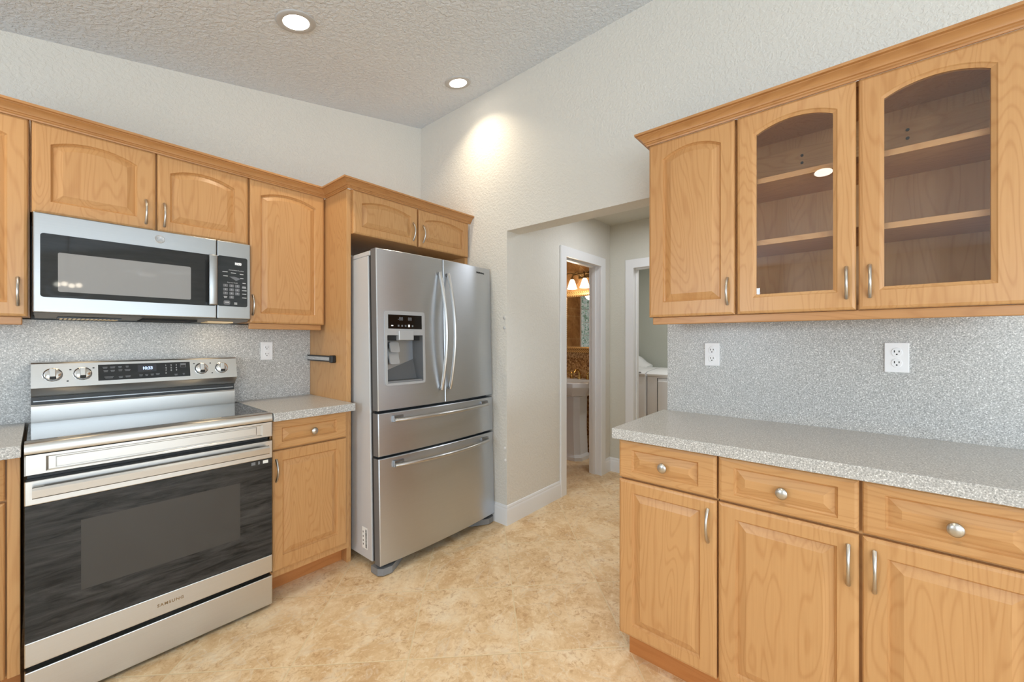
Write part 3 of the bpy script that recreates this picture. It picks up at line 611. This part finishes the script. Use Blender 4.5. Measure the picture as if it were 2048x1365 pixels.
# ------------------------------------------------------------------ refrigerator
def build_fridge():
    X0, X1, XC = 1.168, 2.052, 1.610
    t = thing('refrigerator', 'stainless steel French door refrigerator with water dispenser and two drawers', 'refrigerator', (XC, 2.0, 0))
    def yf(x): return 1.913 - 0.022 * (1 - ((x - XC) / 0.442) ** 2)
    MB().box(X0 + 0.003, X1 - 0.003, 2.0, 2.66, 0.055, 1.728, 0.004).build('cabinet_body', 'fridge_side', t)
    mb = MB(); gr = lambda d, y: [(X0 + 0.012 + d, y, 0.06 + d), (X1 - 0.012 - d, y, 0.06 + d), (X1 - 0.012 - d, y, 1.745 - d), (X0 + 0.012 + d, y, 1.745 - d)]
    mb.loops([gr(0, 1.965), gr(0, 2.002), gr(0.03, 2.002), gr(0.03, 1.965), gr(0, 1.965)], False, False); mb.build('gasket_frame', 'fridge_gap', t)
    MB().box(X0 + 0.04, X1 - 0.04, 1.965, 1.999, 0.60, 0.66).build('drawer_divider', 'fridge_gap', t); MB().box(X0 + 0.04, X1 - 0.04, 1.965, 1.999, 0.84, 0.90).build('drawer_divider', 'fridge_gap', t)
    MB().box(1.58, 1.64, 1.966, 1.999, 0.90, 1.715).build('flipper_bar', 'fridge_gap', t)
    for x0, x1 in ((X0 + 0.004, X0 + 0.10), (X1 - 0.10, X1 - 0.004)): MB().box(x0, x1, 1.985, 2.25, 1.728, 1.755, 0.005).build('hinge_cover', 'fridge_side', t)
    for x in (X0 + 0.08, X1 - 0.08): MB().cyl((x, 2.55, 0), (x, 2.55, 0.06), 0.02).build('wheel', 'black_matte', t)
    def front(x0, x1, z0, z1, hole=None, name='door'):
        mb = MB(); e = 0.004
        xs = [x0, x0 + e] + [x0 + e + (x1 - x0 - 2 * e) * i / 14 for i in range(1, 14)] + [x1 - e, x1]
        zs = [z0, z0 + e, z1 - e, z1]
        if hole: xs = sorted(xs + [hole[0], hole[1]]); zs = sorted(zs + [hole[2], hole[3]])
        def P(x, z):
            dx = min(x - x0, x1 - x); dz = min(z - z0, z1 - z); off = 0.0
            if dx < e * .5 or dz < e * .5: off = e
            return Vector((x, yf(x) + off, z))
        G = [[mb.bm.verts.new(P(x, z)) for x in xs] for z in zs]
        for j in range(len(zs) - 1):
            for i in range(len(xs) - 1):
                if hole and hole[0] <= (xs[i] + xs[i + 1]) / 2 <= hole[1] and hole[2] <= (zs[j] + zs[j + 1]) / 2 <= hole[3]: continue
                mb.bm.faces.new((G[j][i], G[j][i + 1], G[j + 1][i + 1], G[j + 1][i]))
        # sides back to the gasket
        rim = [G[0][i] for i in range(len(xs))] + [G[j][-1] for j in range(1, len(zs))] + [G[-1][i] for i in range(len(xs) - 2, -1, -1)] + [G[j][0] for j in range(len(zs) - 2, 0, -1)]
        bk = [mb.bm.verts.new(Vector((v.co.x, 1.966, v.co.z))) for v in rim]; n = len(rim)
        for i in range(n): mb.bm.faces.new((rim[i], rim[(i + 1) % n], bk[(i + 1) % n], bk[i]))
        mb.bm.faces.new(bk)
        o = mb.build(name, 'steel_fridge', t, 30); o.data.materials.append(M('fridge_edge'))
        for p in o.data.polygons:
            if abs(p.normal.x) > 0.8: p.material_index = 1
        return o
    HOLE = (1.224, 1.449, 1.024, 1.286)
    dl = front(X0, 1.6085, 0.879, 1.757, HOLE); dr = front(1.6115, X1, 0.879, 1.757)
    d1 = front(X0, X1, 0.635, 0.864, None, 'drawer'); d2 = front(X0, X1, 0.056, 0.622, None, 'drawer')
    def bow(pts_fn, par, r=0.0115):
        K = 20; return MB().tube([pts_fn(i / K) for i in range(K + 1)], r, 14, up=(0, 0, 1), flat=0.8).build('handle', 'steel', par, 60)
    for x, par in ((1.577, dl), (1.643, dr)):
        h = bow(lambda s: Vector((x, yf(x) - 0.010 - 0.055 * math.sin(math.pi * s) ** 0.9, 0.960 + 0.71 * s)), par)
        for z in (0.966, 1.664): MB().cyl((x, yf(x) + 0.001, z), (x, yf(x) - 0.012, z), 0.011).build('handle_mount', 'grey_plastic', h)
    for z, par in ((0.822, d1), (0.577, d2)):
        h = bow(lambda s: Vector((1.2535 + 0.7285 * s, yf(1.2535 + 0.7285 * s) - 0.016 - 0.036 * math.sin(math.pi * s) ** 0.9, z)), par, 0.0135)
        for x, a_, b_ in ((1.262, 0.014, 0.05), (1.973, 0.05, 0.014)): MB().box(x - a_, x + b_, yf(x) - 0.014, yf(x) + 0.004, z - 0.012, z + 0.024, 0.003).build('handle_mount', 'steel_dark', h)
    # dispenser
    yd = yf(1.336); dU = Vector((1, 2 * 0.022 * (1.336 - XC) / 0.442 ** 2, 0)).normalized(); f = Frame(Vector((1.336, yd + 0.001, 0)) - dU * 1.336, dU, (0, 0, 1), dU.cross(Vector((0, 0, 1))))
    fr = MB(); o = rrect(1.209, 1.464, 1.010, 1.421, 0.016); o2 = rrect(1.2235, 1.4495, 1.0235, 1.2865, 0.004)
    fr.loops([[f.p(u, v, -0.008) for u, v in o], [f.p(u, v, 0.004) for u, v in o], [f.p(u, v, 0.004) for u, v in o2], [f.p(u, v, -0.02) for u, v in o2]], False, False)
    dp = fr.build('dispenser', 'light_plastic', dl, 30)
    g = MB().fbox(f, 1.229, 1.443, 1.322, 1.400, 0.003, 0.0055, 0.001).build('display', 'display_black', dp)
    text('display_digits', '-88', f, 1.304, 1.377, 0.0058, 0.027, 'led_dim', g, 'CENTER', 0, 0.9); text('display_digits', '88', f, 1.364, 1.377, 0.0058, 0.027, 'led_dim', g, 'CENTER', 0, 0.9)
    mb = MB()
    for u in (1.292, 1.314, 1.336, 1.381): mb.fbox(f, u - 0.005, u + 0.005, 1.334, 1.344, 0.005, 0.006)
    mb.build('display_icon', 'led_dim', g)
    mb = MB(); mb.fbox(f, 1.247, 1.259, 1.336, 1.342, 0.005, 0.0062); mb.fbox(f, 1.353, 1.363, 1.333, 1.346, 0.005, 0.0062); mb.build('display_icon', 'led_white', g)
    # cavity with a rear wall that comes forward towards the tray
    mb = MB(); u0, u1, v0, v1 = 1.224, 1.449, 1.024, 1.286
    A = [f.p(u0, v0, 0.001), f.p(u1, v0, 0.001), f.p(u1, v1, 0.001), f.p(u0, v1, 0.001)]; B = [f.p(u0 + .012, v0 + .012, -0.05), f.p(u1 - .012, v0 + .012, -0.05), f.p(u1 - .03, v1 - .01, -0.095), f.p(u0 + .012, v1 - .01, -0.095)]
    mb.loops([A, B], False, True); mb.build('cavity', 'cavity_grey', dp, 10)
    MB().fbox(f, 1.290, 1.385, 1.258, 1.312, -0.05, 0.012, 0.004).build('spout_housing', 'light_plastic', dp)
    MB().fbox(f, 1.226, 1.447, 1.258, 1.282, -0.09, -0.02).build('spout_ledge', 'black_plastic', dp)
    def lever(name, u0, u1, v0, v1, n0, n1):
        mb = MB(); p = rrect(u0, u1, v0, v1, 0.010)
        mb.loops([[f.p(u, v, n0 + (v1 - v) * 0.28 - 0.006) for u, v in p], [f.p(u, v, n1 + (v1 - v) * 0.28) for u, v in p]]); mb.build(name, 'light_plastic', dp, 30)
    lever('water_paddle', 1.262, 1.322, 1.125, 1.245, -0.075, -0.07); lever('ice_paddle', 1.264, 1.320, 1.192, 1.250, -0.052, -0.046)
    MB().fbox(f, 1.226, 1.447, 1.024, 1.034, -0.045, 0.0, 0.002).build('drip_tray', 'grey_plastic', dp)
    fr_ = FA(yf(1.965) - 0.0)
    tU = Vector((1, 2 * 0.022 * (1.95 - XC) / 0.442 ** 2, 0)).normalized(); tf = Frame(Vector((1.95, yf(1.95), 0)), tU, (0, 0, 1), tU.cross(Vector((0, 0, 1))))
    text('lettering', 'SAMSUNG', tf, -0.004, 1.716, 0.001, 0.0165, 'brand_dark', dr, 'CENTER', 0.0003, 1.1)
    # levelling feet covers and rating sticker
    for x0, x1 in ((X0 - 0.004, X0 + 0.18), (X1 - 0.18, X1 + 0.004)):
        mb = MB(); s = 1 if x0 < 1.5 else -1; a, b = (x0, x1) if s > 0 else (x1, x0)
        mb.prism([(a, 2.0, 0.004), (a, 1.935, 0.004), (a + s * 0.02, 1.912, 0.004), (a + s * 0.07, 1.905, 0.004), (a + s * 0.12, 1.935, 0.004), (a + s * 0.19, 1.985, 0.004), (a + s * 0.19, 2.0, 0.004)], (0, 0, 0.036)); mb.build('foot_cover', 'grey_plastic', t)
    sf = Frame((X0 + 0.003, 0, 0), (0, -1, 0), (0, 0, 1), (-1, 0, 0))
    st = MB().fbox(sf, -2.100, -2.046, 0.105, 0.222, 0.0, 0.0006).build('sticker', 'paper', t)
    mb = MB(); z = 0.112
    while z < 0.212:
        h = random.choice((0.0012, 0.002, 0.003)); mb.fbox(sf, -2.066, -2.050, z, z + h, 0.0004, 0.001); z += h + random.choice((0.0014, 0.0022))
    mb.build('barcode', 'brand_dark', st)
    mb = MB()
    for z in (0.122, 0.142, 0.165, 0.19): mb.fbox(sf, -2.092, -2.086, z, z + 0.010, 0.0004, 0.001)
    mb.build('sticker_print', 'brand_dark', st)
    t.rotation_euler = (R(-1.5), 0, 0)
    return t
build_fridge()

# ------------------------------------------------------------------ opening wall: upper cabinets
XU = 1.75; fU = FB(XU)
def carcass(x0, x1, y0, y1, z0, z1, t, open_front=False):
    if not open_front: return MB().box(x0, x1, y0, y1, z0, z1).build('body', 'wood_z', t)
    b = 0.018; mb = MB()
    mb.box(x0, x1, y0, y0 + b, z0, z1); mb.box(x0, x1, y1 - b, y1, z0, z1); mb.box(x0, x1, y0 + b, y1 - b, z0, z0 + b); mb.box(x0, x1, y0 + b, y1 - b, z1 - b, z1); mb.box(x1 - 0.012, x1, y0 + b, y1 - b, z0 + b, z1 - b)
    mb.build('body', 'wood_z', t)
t = thing('wall_cabinet', 'narrow maple wall cabinet with solid arched door at the end by the opening', 'cabinet', (1.9, 0.53, 1.362), 'upper cabinets on the opening wall')
carcass(XU + 0.022, XB - 0.002, 0.357, 0.700, 1.362, 2.127, t)
door(fU, -0.699, -0.3605, 1.362, 2.121, t, (0.062, 0.048, 0.063, 0.043), 0.034, pull_at=(-0.385, 1.402, 1.505))
t = thing('glass_cabinet', 'maple display cabinet with two arched glass doors and empty shelves', 'cabinet', (1.9, 0.0, 1.362))
carcass(XU + 0.022, XB - 0.002, -0.362, 0.355, 1.362, 2.127, t, True)
for z in (1.635, 1.872): MB().box(XU + 0.045, XB - 0.016, -0.343, 0.336, z - 0.010, z + 0.010, 0.001).build('shelf', 'wood_y', t)
rl = MB().box(XB - 0.034, XB - 0.016, -0.343, 0.336, 1.955, 2.055).build('mounting_rail', 'wood_y', t)
mb = MB()
for y in (0.17, -0.14):
    for z in (1.99, 2.02): mb.cyl((XB - 0.038, y, z), (XB - 0.033, y, z), 0.005)
mb.build('screw', 'slot_dark', rl)
for (u0, u1, m, hu) in ((-0.3515, -0.0010, (0.052, 0.048, 0.060, 0.043), -0.026), (0.0055, 0.3590, (0.050, 0.056, 0.060, 0.043), 0.0325)):
    mb = MB(); a = glass_frame(mb, fU, u0, u1, 1.362, 2.121, m, 0.034); d = mb.build('door', 'wood_z', t, 10)
    mb = MB(); p = contour(*a, 0.034, 0.010); mb.loops([[fU.p(u, v, -0.0125) for u, v in p], [fU.p(u, v, -0.0095) for u, v in p]]); mb.build('glass_pane', 'cabinet_glass', d)
    pull(fU, hu, 1.402, 1.505, d)
mb = MB(); mb.box(XU + 0.012, XU + 0.032, -0.362, 0.686, 1.330, 1.361, 0.003); mb.build('light_rail', 'wood_trim_y', None, 16, label='maple light rail under the cabinets beside the wall opening', category='rail')
mb = MB(); sweep(mb, [(XB - 0.001, 0.700), (XU, 0.700), (XU, -0.60)], CROWN, 2.1180)
mb.build('crown_molding', 'wood_trim_y', None, 30, label='maple crown molding on top of the glass door cabinets', category='molding')

# ------------------------------------------------------------------ opening wall: base cabinets, counter, backsplash
XD = 1.49; fD = FB(XD)
t = thing('base_cabinet', 'narrow maple base cabinet with one drawer at the end by the opening', 'cabinet', (1.8, 0.54, 0), 'base cabinets on the opening wall')
carcass(XD + 0.022, XB - 0.002, 0.3585, 0.714, 0.10, 0.872, t)
MB().box(1.549, 1.567, 0.3585, 0.698, 0.0, 0.10).build('toe_kick', 'wood_kick_y', t)
d = door(fD, -0.7165, -0.3615, 0.722, 0.867, t, (0.052, 0.058, 0.028, 0.032), 0.0, 'wood_y', 'drawer'); knob(fD, -0.540, 0.793, d)
door(fD, -0.7165, -0.3615, 0.106, 0.714, t, (0.054, 0.052, 0.044, 0.045), 0.0, pull_at=(-0.389, 0.567, 0.680))
t = thing('base_cabinet', 'wide maple base cabinet with two drawers and two doors', 'cabinet', (1.8, 0.0, 0), 'base cabinets on the opening wall')
carcass(XD + 0.022, XB - 0.002, -0.362, 0.3565, 0.10, 0.872, t)
MB().box(1.549, 1.567, -0.362, 0.3565, 0.0, 0.10).build('toe_kick', 'wood_kick_y', t)
for (u0, u1, hu) in ((-0.3555, 0.0055, -0.018), (0.0130, 0.360, 0.0375)):
    d = door(fD, u0, u1, 0.722, 0.867, t, (0.046, 0.046, 0.026, 0.028), 0.0, 'wood_y', 'drawer'); knob(fD, (u0 + u1) / 2, 0.791, d)
    door(fD, u0, u1, 0.106, 0.714, t, (0.050, 0.048, 0.044, 0.046), 0.0, pull_at=(hu, 0.567, 0.680))
mb = MB(); mb.box(1.467, 2.027, -0.60, 0.736, 0.874, 0.914, 0.002); mb.build('countertop', 'laminate', None, 16, label='long speckled laminate countertop below the glass door cabinets', category='countertop')
mb = MB(); mb.box(2.0275, XB - 0.002, -0.60, 0.715, 0.875, 1.360); mb.build('backsplash', 'laminate', None, 16, label='grey speckled laminate backsplash below the glass door cabinets', category='backsplash')
outlet(FB(2.027), -0.509, 1.195, 'white duplex outlet in the backsplash close to the wall opening')
outlet(FB(2.027), 0.111, 1.198, 'white duplex outlet below the display cabinet with empty shelves', 0.066, 0.108)
# capped bolts left in the wall edge
for i, (y, z, lb) in enumerate(((1.833, 1.414, 'grey bolt cap on the wall edge beside the refrigerator doors, topmost of the four'), (1.833, 1.346, 'grey bolt cap on the wall edge just under the topmost bolt cap'), (1.829, 0.522, 'small white bolt cap on the wall edge beside the freezer drawers, upper of that pair'), (1.826, 0.440, 'small white bolt cap low on the wall edge, nearest the baseboard'))):
    r = 0.011 if i < 2 else 0.008
    MB().lathe([(r, 0), (r, 0.003), (r * 0.8, 0.006), (0.0005, 0.007)], (XB, y, z), (-1, 0, 0), 20).build('bolt_cap', 'lamp_trim' if i < 2 else 'white_plastic', None, 50, label=lb, category='bolt cap', group='bolt caps on the wall edge')

# ------------------------------------------------------------------ bathroom
SY = 2.33
t = thing('pedestal_sink', 'white pedestal sink seen through the bathroom doorway', 'sink', (3.7, SY, 0))
def octo(x0, x1, hw, ch, z): return [Vector((x1, SY + hw, z)), Vector((x1, SY - hw, z)), Vector((x0 + ch, SY - hw, z)), Vector((x0, SY - hw + ch * 1.1, z)), Vector((x0, SY + hw - ch * 1.1, z)), Vector((x0 + ch, SY + hw, z))]
mb = MB(); mb.loops([octo(3.60, 3.84, 0.160, 0.05, 0), octo(3.60, 3.84, 0.160, 0.05, 0.035), octo(3.625, 3.82, 0.135, 0.045, 0.06), octo(3.63, 3.82, 0.122, 0.045, 0.35), octo(3.625, 3.82, 0.128, 0.045, 0.69)]); mb.build('pedestal', 'porcelain', t, 25)
mb = MB(); mb.loops([octo(3.62, 3.84, 0.13, 0.05, 0.665), octo(3.52, 3.90, 0.225, 0.09, 0.69), octo(3.47, 3.945, 0.275, 0.11, 0.755), octo(3.45, 3.945, 0.295, 0.11, 0.775), octo(3.445, 3.945, 0.30, 0.11, 0.785), octo(3.445, 3.945, 0.30, 0.11, 0.822), octo(3.455, 3.945, 0.29, 0.11, 0.832), octo(3.50, 3.82, 0.22, 0.08, 0.832), octo(3.55, 3.78, 0.16, 0.06, 0.74)]); mb.build('basin', 'porcelain', t, 30)
fc = MB(); fc.cyl((3.875, SY, 0.83), (3.875, SY, 0.86), 0.022); fc.tube([(3.875, SY, 0.85), (3.872, SY, 0.90), (3.85, SY, 0.93), (3.80, SY, 0.935), (3.765, SY, 0.905)], [0.014, 0.012, 0.011, 0.011, 0.010], 12, up=(0, 1, 0)); fa = fc.build('faucet', 'brass', t, 50)
for s in (-1, 1):
    mb = MB(); y = SY + s * 0.10; mb.lathe([(0.022, 0), (0.015, 0.02), (0.010, 0.045), (0.016, 0.06), (0.004, 0.075)], (3.875, y, 0.83), (0, 0, 1), 16); mb.tube([(3.875, y, 0.885), (3.84, y + s * 0.03, 0.905), (3.815, y + s * 0.045, 0.91)], 0.007, 10); mb.build('tap', 'brass', fa, 50)
t = thing('mirror', 'mirror in a ribbed gold frame above the pedestal sink', 'mirror', (3.95, SY, 1.12))
fm = FB(3.949); u0, u1, v0, v1 = -2.575, -2.085, 1.115, 1.817
mb = MB()
def rr_(d, n): return [fm.p(u0 + d, v0 + d * 1.6, n), fm.p(u1 - d, v0 + d * 1.6, n), fm.p(u1 - d, v1 - d * 1.5, n), fm.p(u0 + d, v1 - d * 1.5, n)]
mb.loops([rr_(0, 0), rr_(0, 0.02), rr_(0.006, 0.028), rr_(0.018, 0.022), rr_(0.034, 0.026), rr_(0.044, 0.012), rr_(0.044, 0.0)], False, False); mb.build('frame', 'gold_frame', t, 25)
MB().fbox(fm, u0 + 0.03, u1 - 0.03, v0 + 0.05, v1 - 0.05, 0.0005, 0.012).build('mirror_glass', 'mirror_glass', t)
t = thing('vanity_light', 'bronze vanity light with white glass shades above the mirror', 'wall light', (3.95, SY, 2.0))
MB().box(3.93, 3.949, SY - 0.11, SY + 0.05, 1.945, 2.005, 0.006).build('back_plate', 'bronze', t)
MB().cyl((3.90, SY - 0.24, 1.995), (3.90, SY + 0.10, 1.995), 0.008).build('bar', 'bronze', t)
for y in (2.575, 2.415, 2.255, 2.095):
    mb = MB(); mb.tube([(3.93, SY, 1.975), (3.90, y + (SY - y) * 0.45, 2.02), (3.87, y + (SY - y) * .15, 2.0), (3.86, y, 1.955)], 0.006, 8); mb.sphere((3.86, y, 1.945), 0.016, 12, 8); a = mb.build('arm', 'bronze', t, 50)
    MB().lathe([(0.018, 0), (0.030, -0.02), (0.042, -0.06), (0.056, -0.105), (0.053, -0.105), (0.038, -0.06), (0.015, -0.005)], (3.86, y, 1.938), (0, 0, 1), 24).build('shade', 'shade_glass', a, 50)
lamp('vanity_bulb', 'POINT', (3.72, 2.34, 1.80), 15, (1, 0.84, 0.64), radius=0.08)

# ------------------------------------------------------------------ laundry
def washer(name, label, y0, y1, x0, console):
    t = thing(name, label, 'appliance', ((x0 + 5.0) / 2, (y0 + y1) / 2, 0), 'laundry machines')
    MB().box(x0, 5.02, y0, y1, 0.02, 0.885, 0.02, 3).build('body', 'white_enamel', t)
    mb = MB(); mb.loops([[Vector((x, y, z)) for x, z in ((x0 - 0.012, 0.865), (x0 - 0.014, 0.885), (x0 + 0.02, 0.905), (x0 + 0.3, 0.93), (4.80, 0.935), (4.80, 0.865))] for y in (y0 + 0.002, y1 - 0.002)]); mb.build('lid', 'white_enamel', t, 40)
    if console:
        mb = MB(); mb.loops([[Vector((x, y, z)) for x, z in ((4.80, 0.90), (4.83, 0.93 + 0.03 * h), (4.92, 0.94 + 0.115 * h), (4.98, 0.94 + 0.13 * h), (5.02, 0.94 + 0.12 * h), (5.02, 0.90))] for y, h in ((y0 + 0.17, 0.05), (y0 + 0.24, 0.35), (y0 + 0.31, 0.85), (y0 + 0.36, 1.0), (y1 - 0.02, 1.0))]); mb.build('console', 'white_enamel', t, 40)
        MB().fbox(FB(x0), -(y0 + 0.2), -(y0 + 0.045), 0.893, 0.905, 0.010, 0.022, 0.003).build('lid_handle', 'grey_plastic', t)
        MB().fbox(FB(x0), -(y0 + 0.098), -(y0 + 0.088), 0.80, 0.835, 0.0, 0.002).build('badge', 'slot_dark', t)
    else:
        f = FB(x0); dd = MB().fbox(f, -(y0 + 0.56), -(y0 + 0.05), 0.12, 0.82, 0.0, 0.018, 0.01).build('door', 'white_enamel', t)
        mb = MB(); p = 0.004
        mb.fbox(f, -(y1 - 0.118), -(y1 - 0.124), 0.10, 0.845, 0.0, 0.0022); mb.fbox(f, -(y1 - 0.118), -(y0 + 0.04), 0.841, 0.845, 0.0, 0.0022); mb.build('door_seam', 'black_matte', t)
    return t
washer('washing_machine', 'white washing machine with raised console in the laundry room', 1.786, 2.46, 4.38, True)
washer('clothes_dryer', 'white clothes dryer standing beside the washing machine', 1.09, 1.776, 4.385, False)

# ------------------------------------------------------------------ things behind the camera that show as reflections
t = thing('pendant_light', 'clear seeded glass globe pendant reflected in the microwave door', 'pendant light', (0.175, -1.0, zc(0.175)))
MB().cyl((0.175, -1.0, zc(0.175) - 0.03), (0.175, -1.0, zc(0.175)), 0.06, 24).build('canopy', 'globe_metal', t)
MB().cyl((0.175, -1.0, 1.90), (0.175, -1.0, zc(0.175) - 0.02), 0.005, 8).build('chain', 'globe_metal', t)
MB().lathe([(0.03, 0.14), (0.10, 0.105), (0.14, 0.04), (0.15, -0.02), (0.135, -0.08), (0.10, -0.12)], (0.175, -1.0, 1.80), (0, 0, 1), 32).build('globe', 'globe_glass', t, 60)
for a in range(4):
    th = R(20 + 90 * a); MB().sphere((0.175 + 0.075 * math.cos(th), -1.0 + 0.075 * math.sin(th), 1.80), 0.022, 16, 10).build('bulb', 'bulb', t, 60)
fx, fy, fz = 1.085, -3.65, 2.36
t = thing('ceiling_fan', 'pale ceiling fan with light reflected in the microwave door', 'ceiling fan', (fx, fy, zc(fx)))
MB().cyl((fx, fy, fz + 0.05), (fx, fy, zc(fx)), 0.012, 12).build('downrod', 'fan_white', t)
MB().lathe([(0.02, 0.12), (0.06, 0.06), (0.11, 0.02), (0.13, -0.03), (0.12, -0.05), (0.01, -0.05)], (fx, fy, fz), (0, 0, 1), 32).build('motor', 'fan_white', t, 50)
MB().lathe([(0.115, -0.05), (0.09, -0.085), (0.01, -0.10)], (fx, fy, fz), (0, 0, 1), 32).build('lamp_bowl', 'fan_light', t, 50)
for a in range(3):
    th = R(5 + 120 * a); c_, s_ = math.cos(th), math.sin(th); mb = MB(); L = []
    for r_, w_ in ((0.10, 0.03), (0.20, 0.06), (0.45, 0.065), (0.66, 0.03)):
        L.append([Vector((fx + c_ * r_ - s_ * q, fy + s_ * r_ + c_ * q, fz + dz + q * 0.12)) for q, dz in ((-w_, 0), (w_, 0), (w_, 0.006), (-w_, 0.006))])
    mb.loops(L); mb.build('blade', 'fan_white', t, 40)
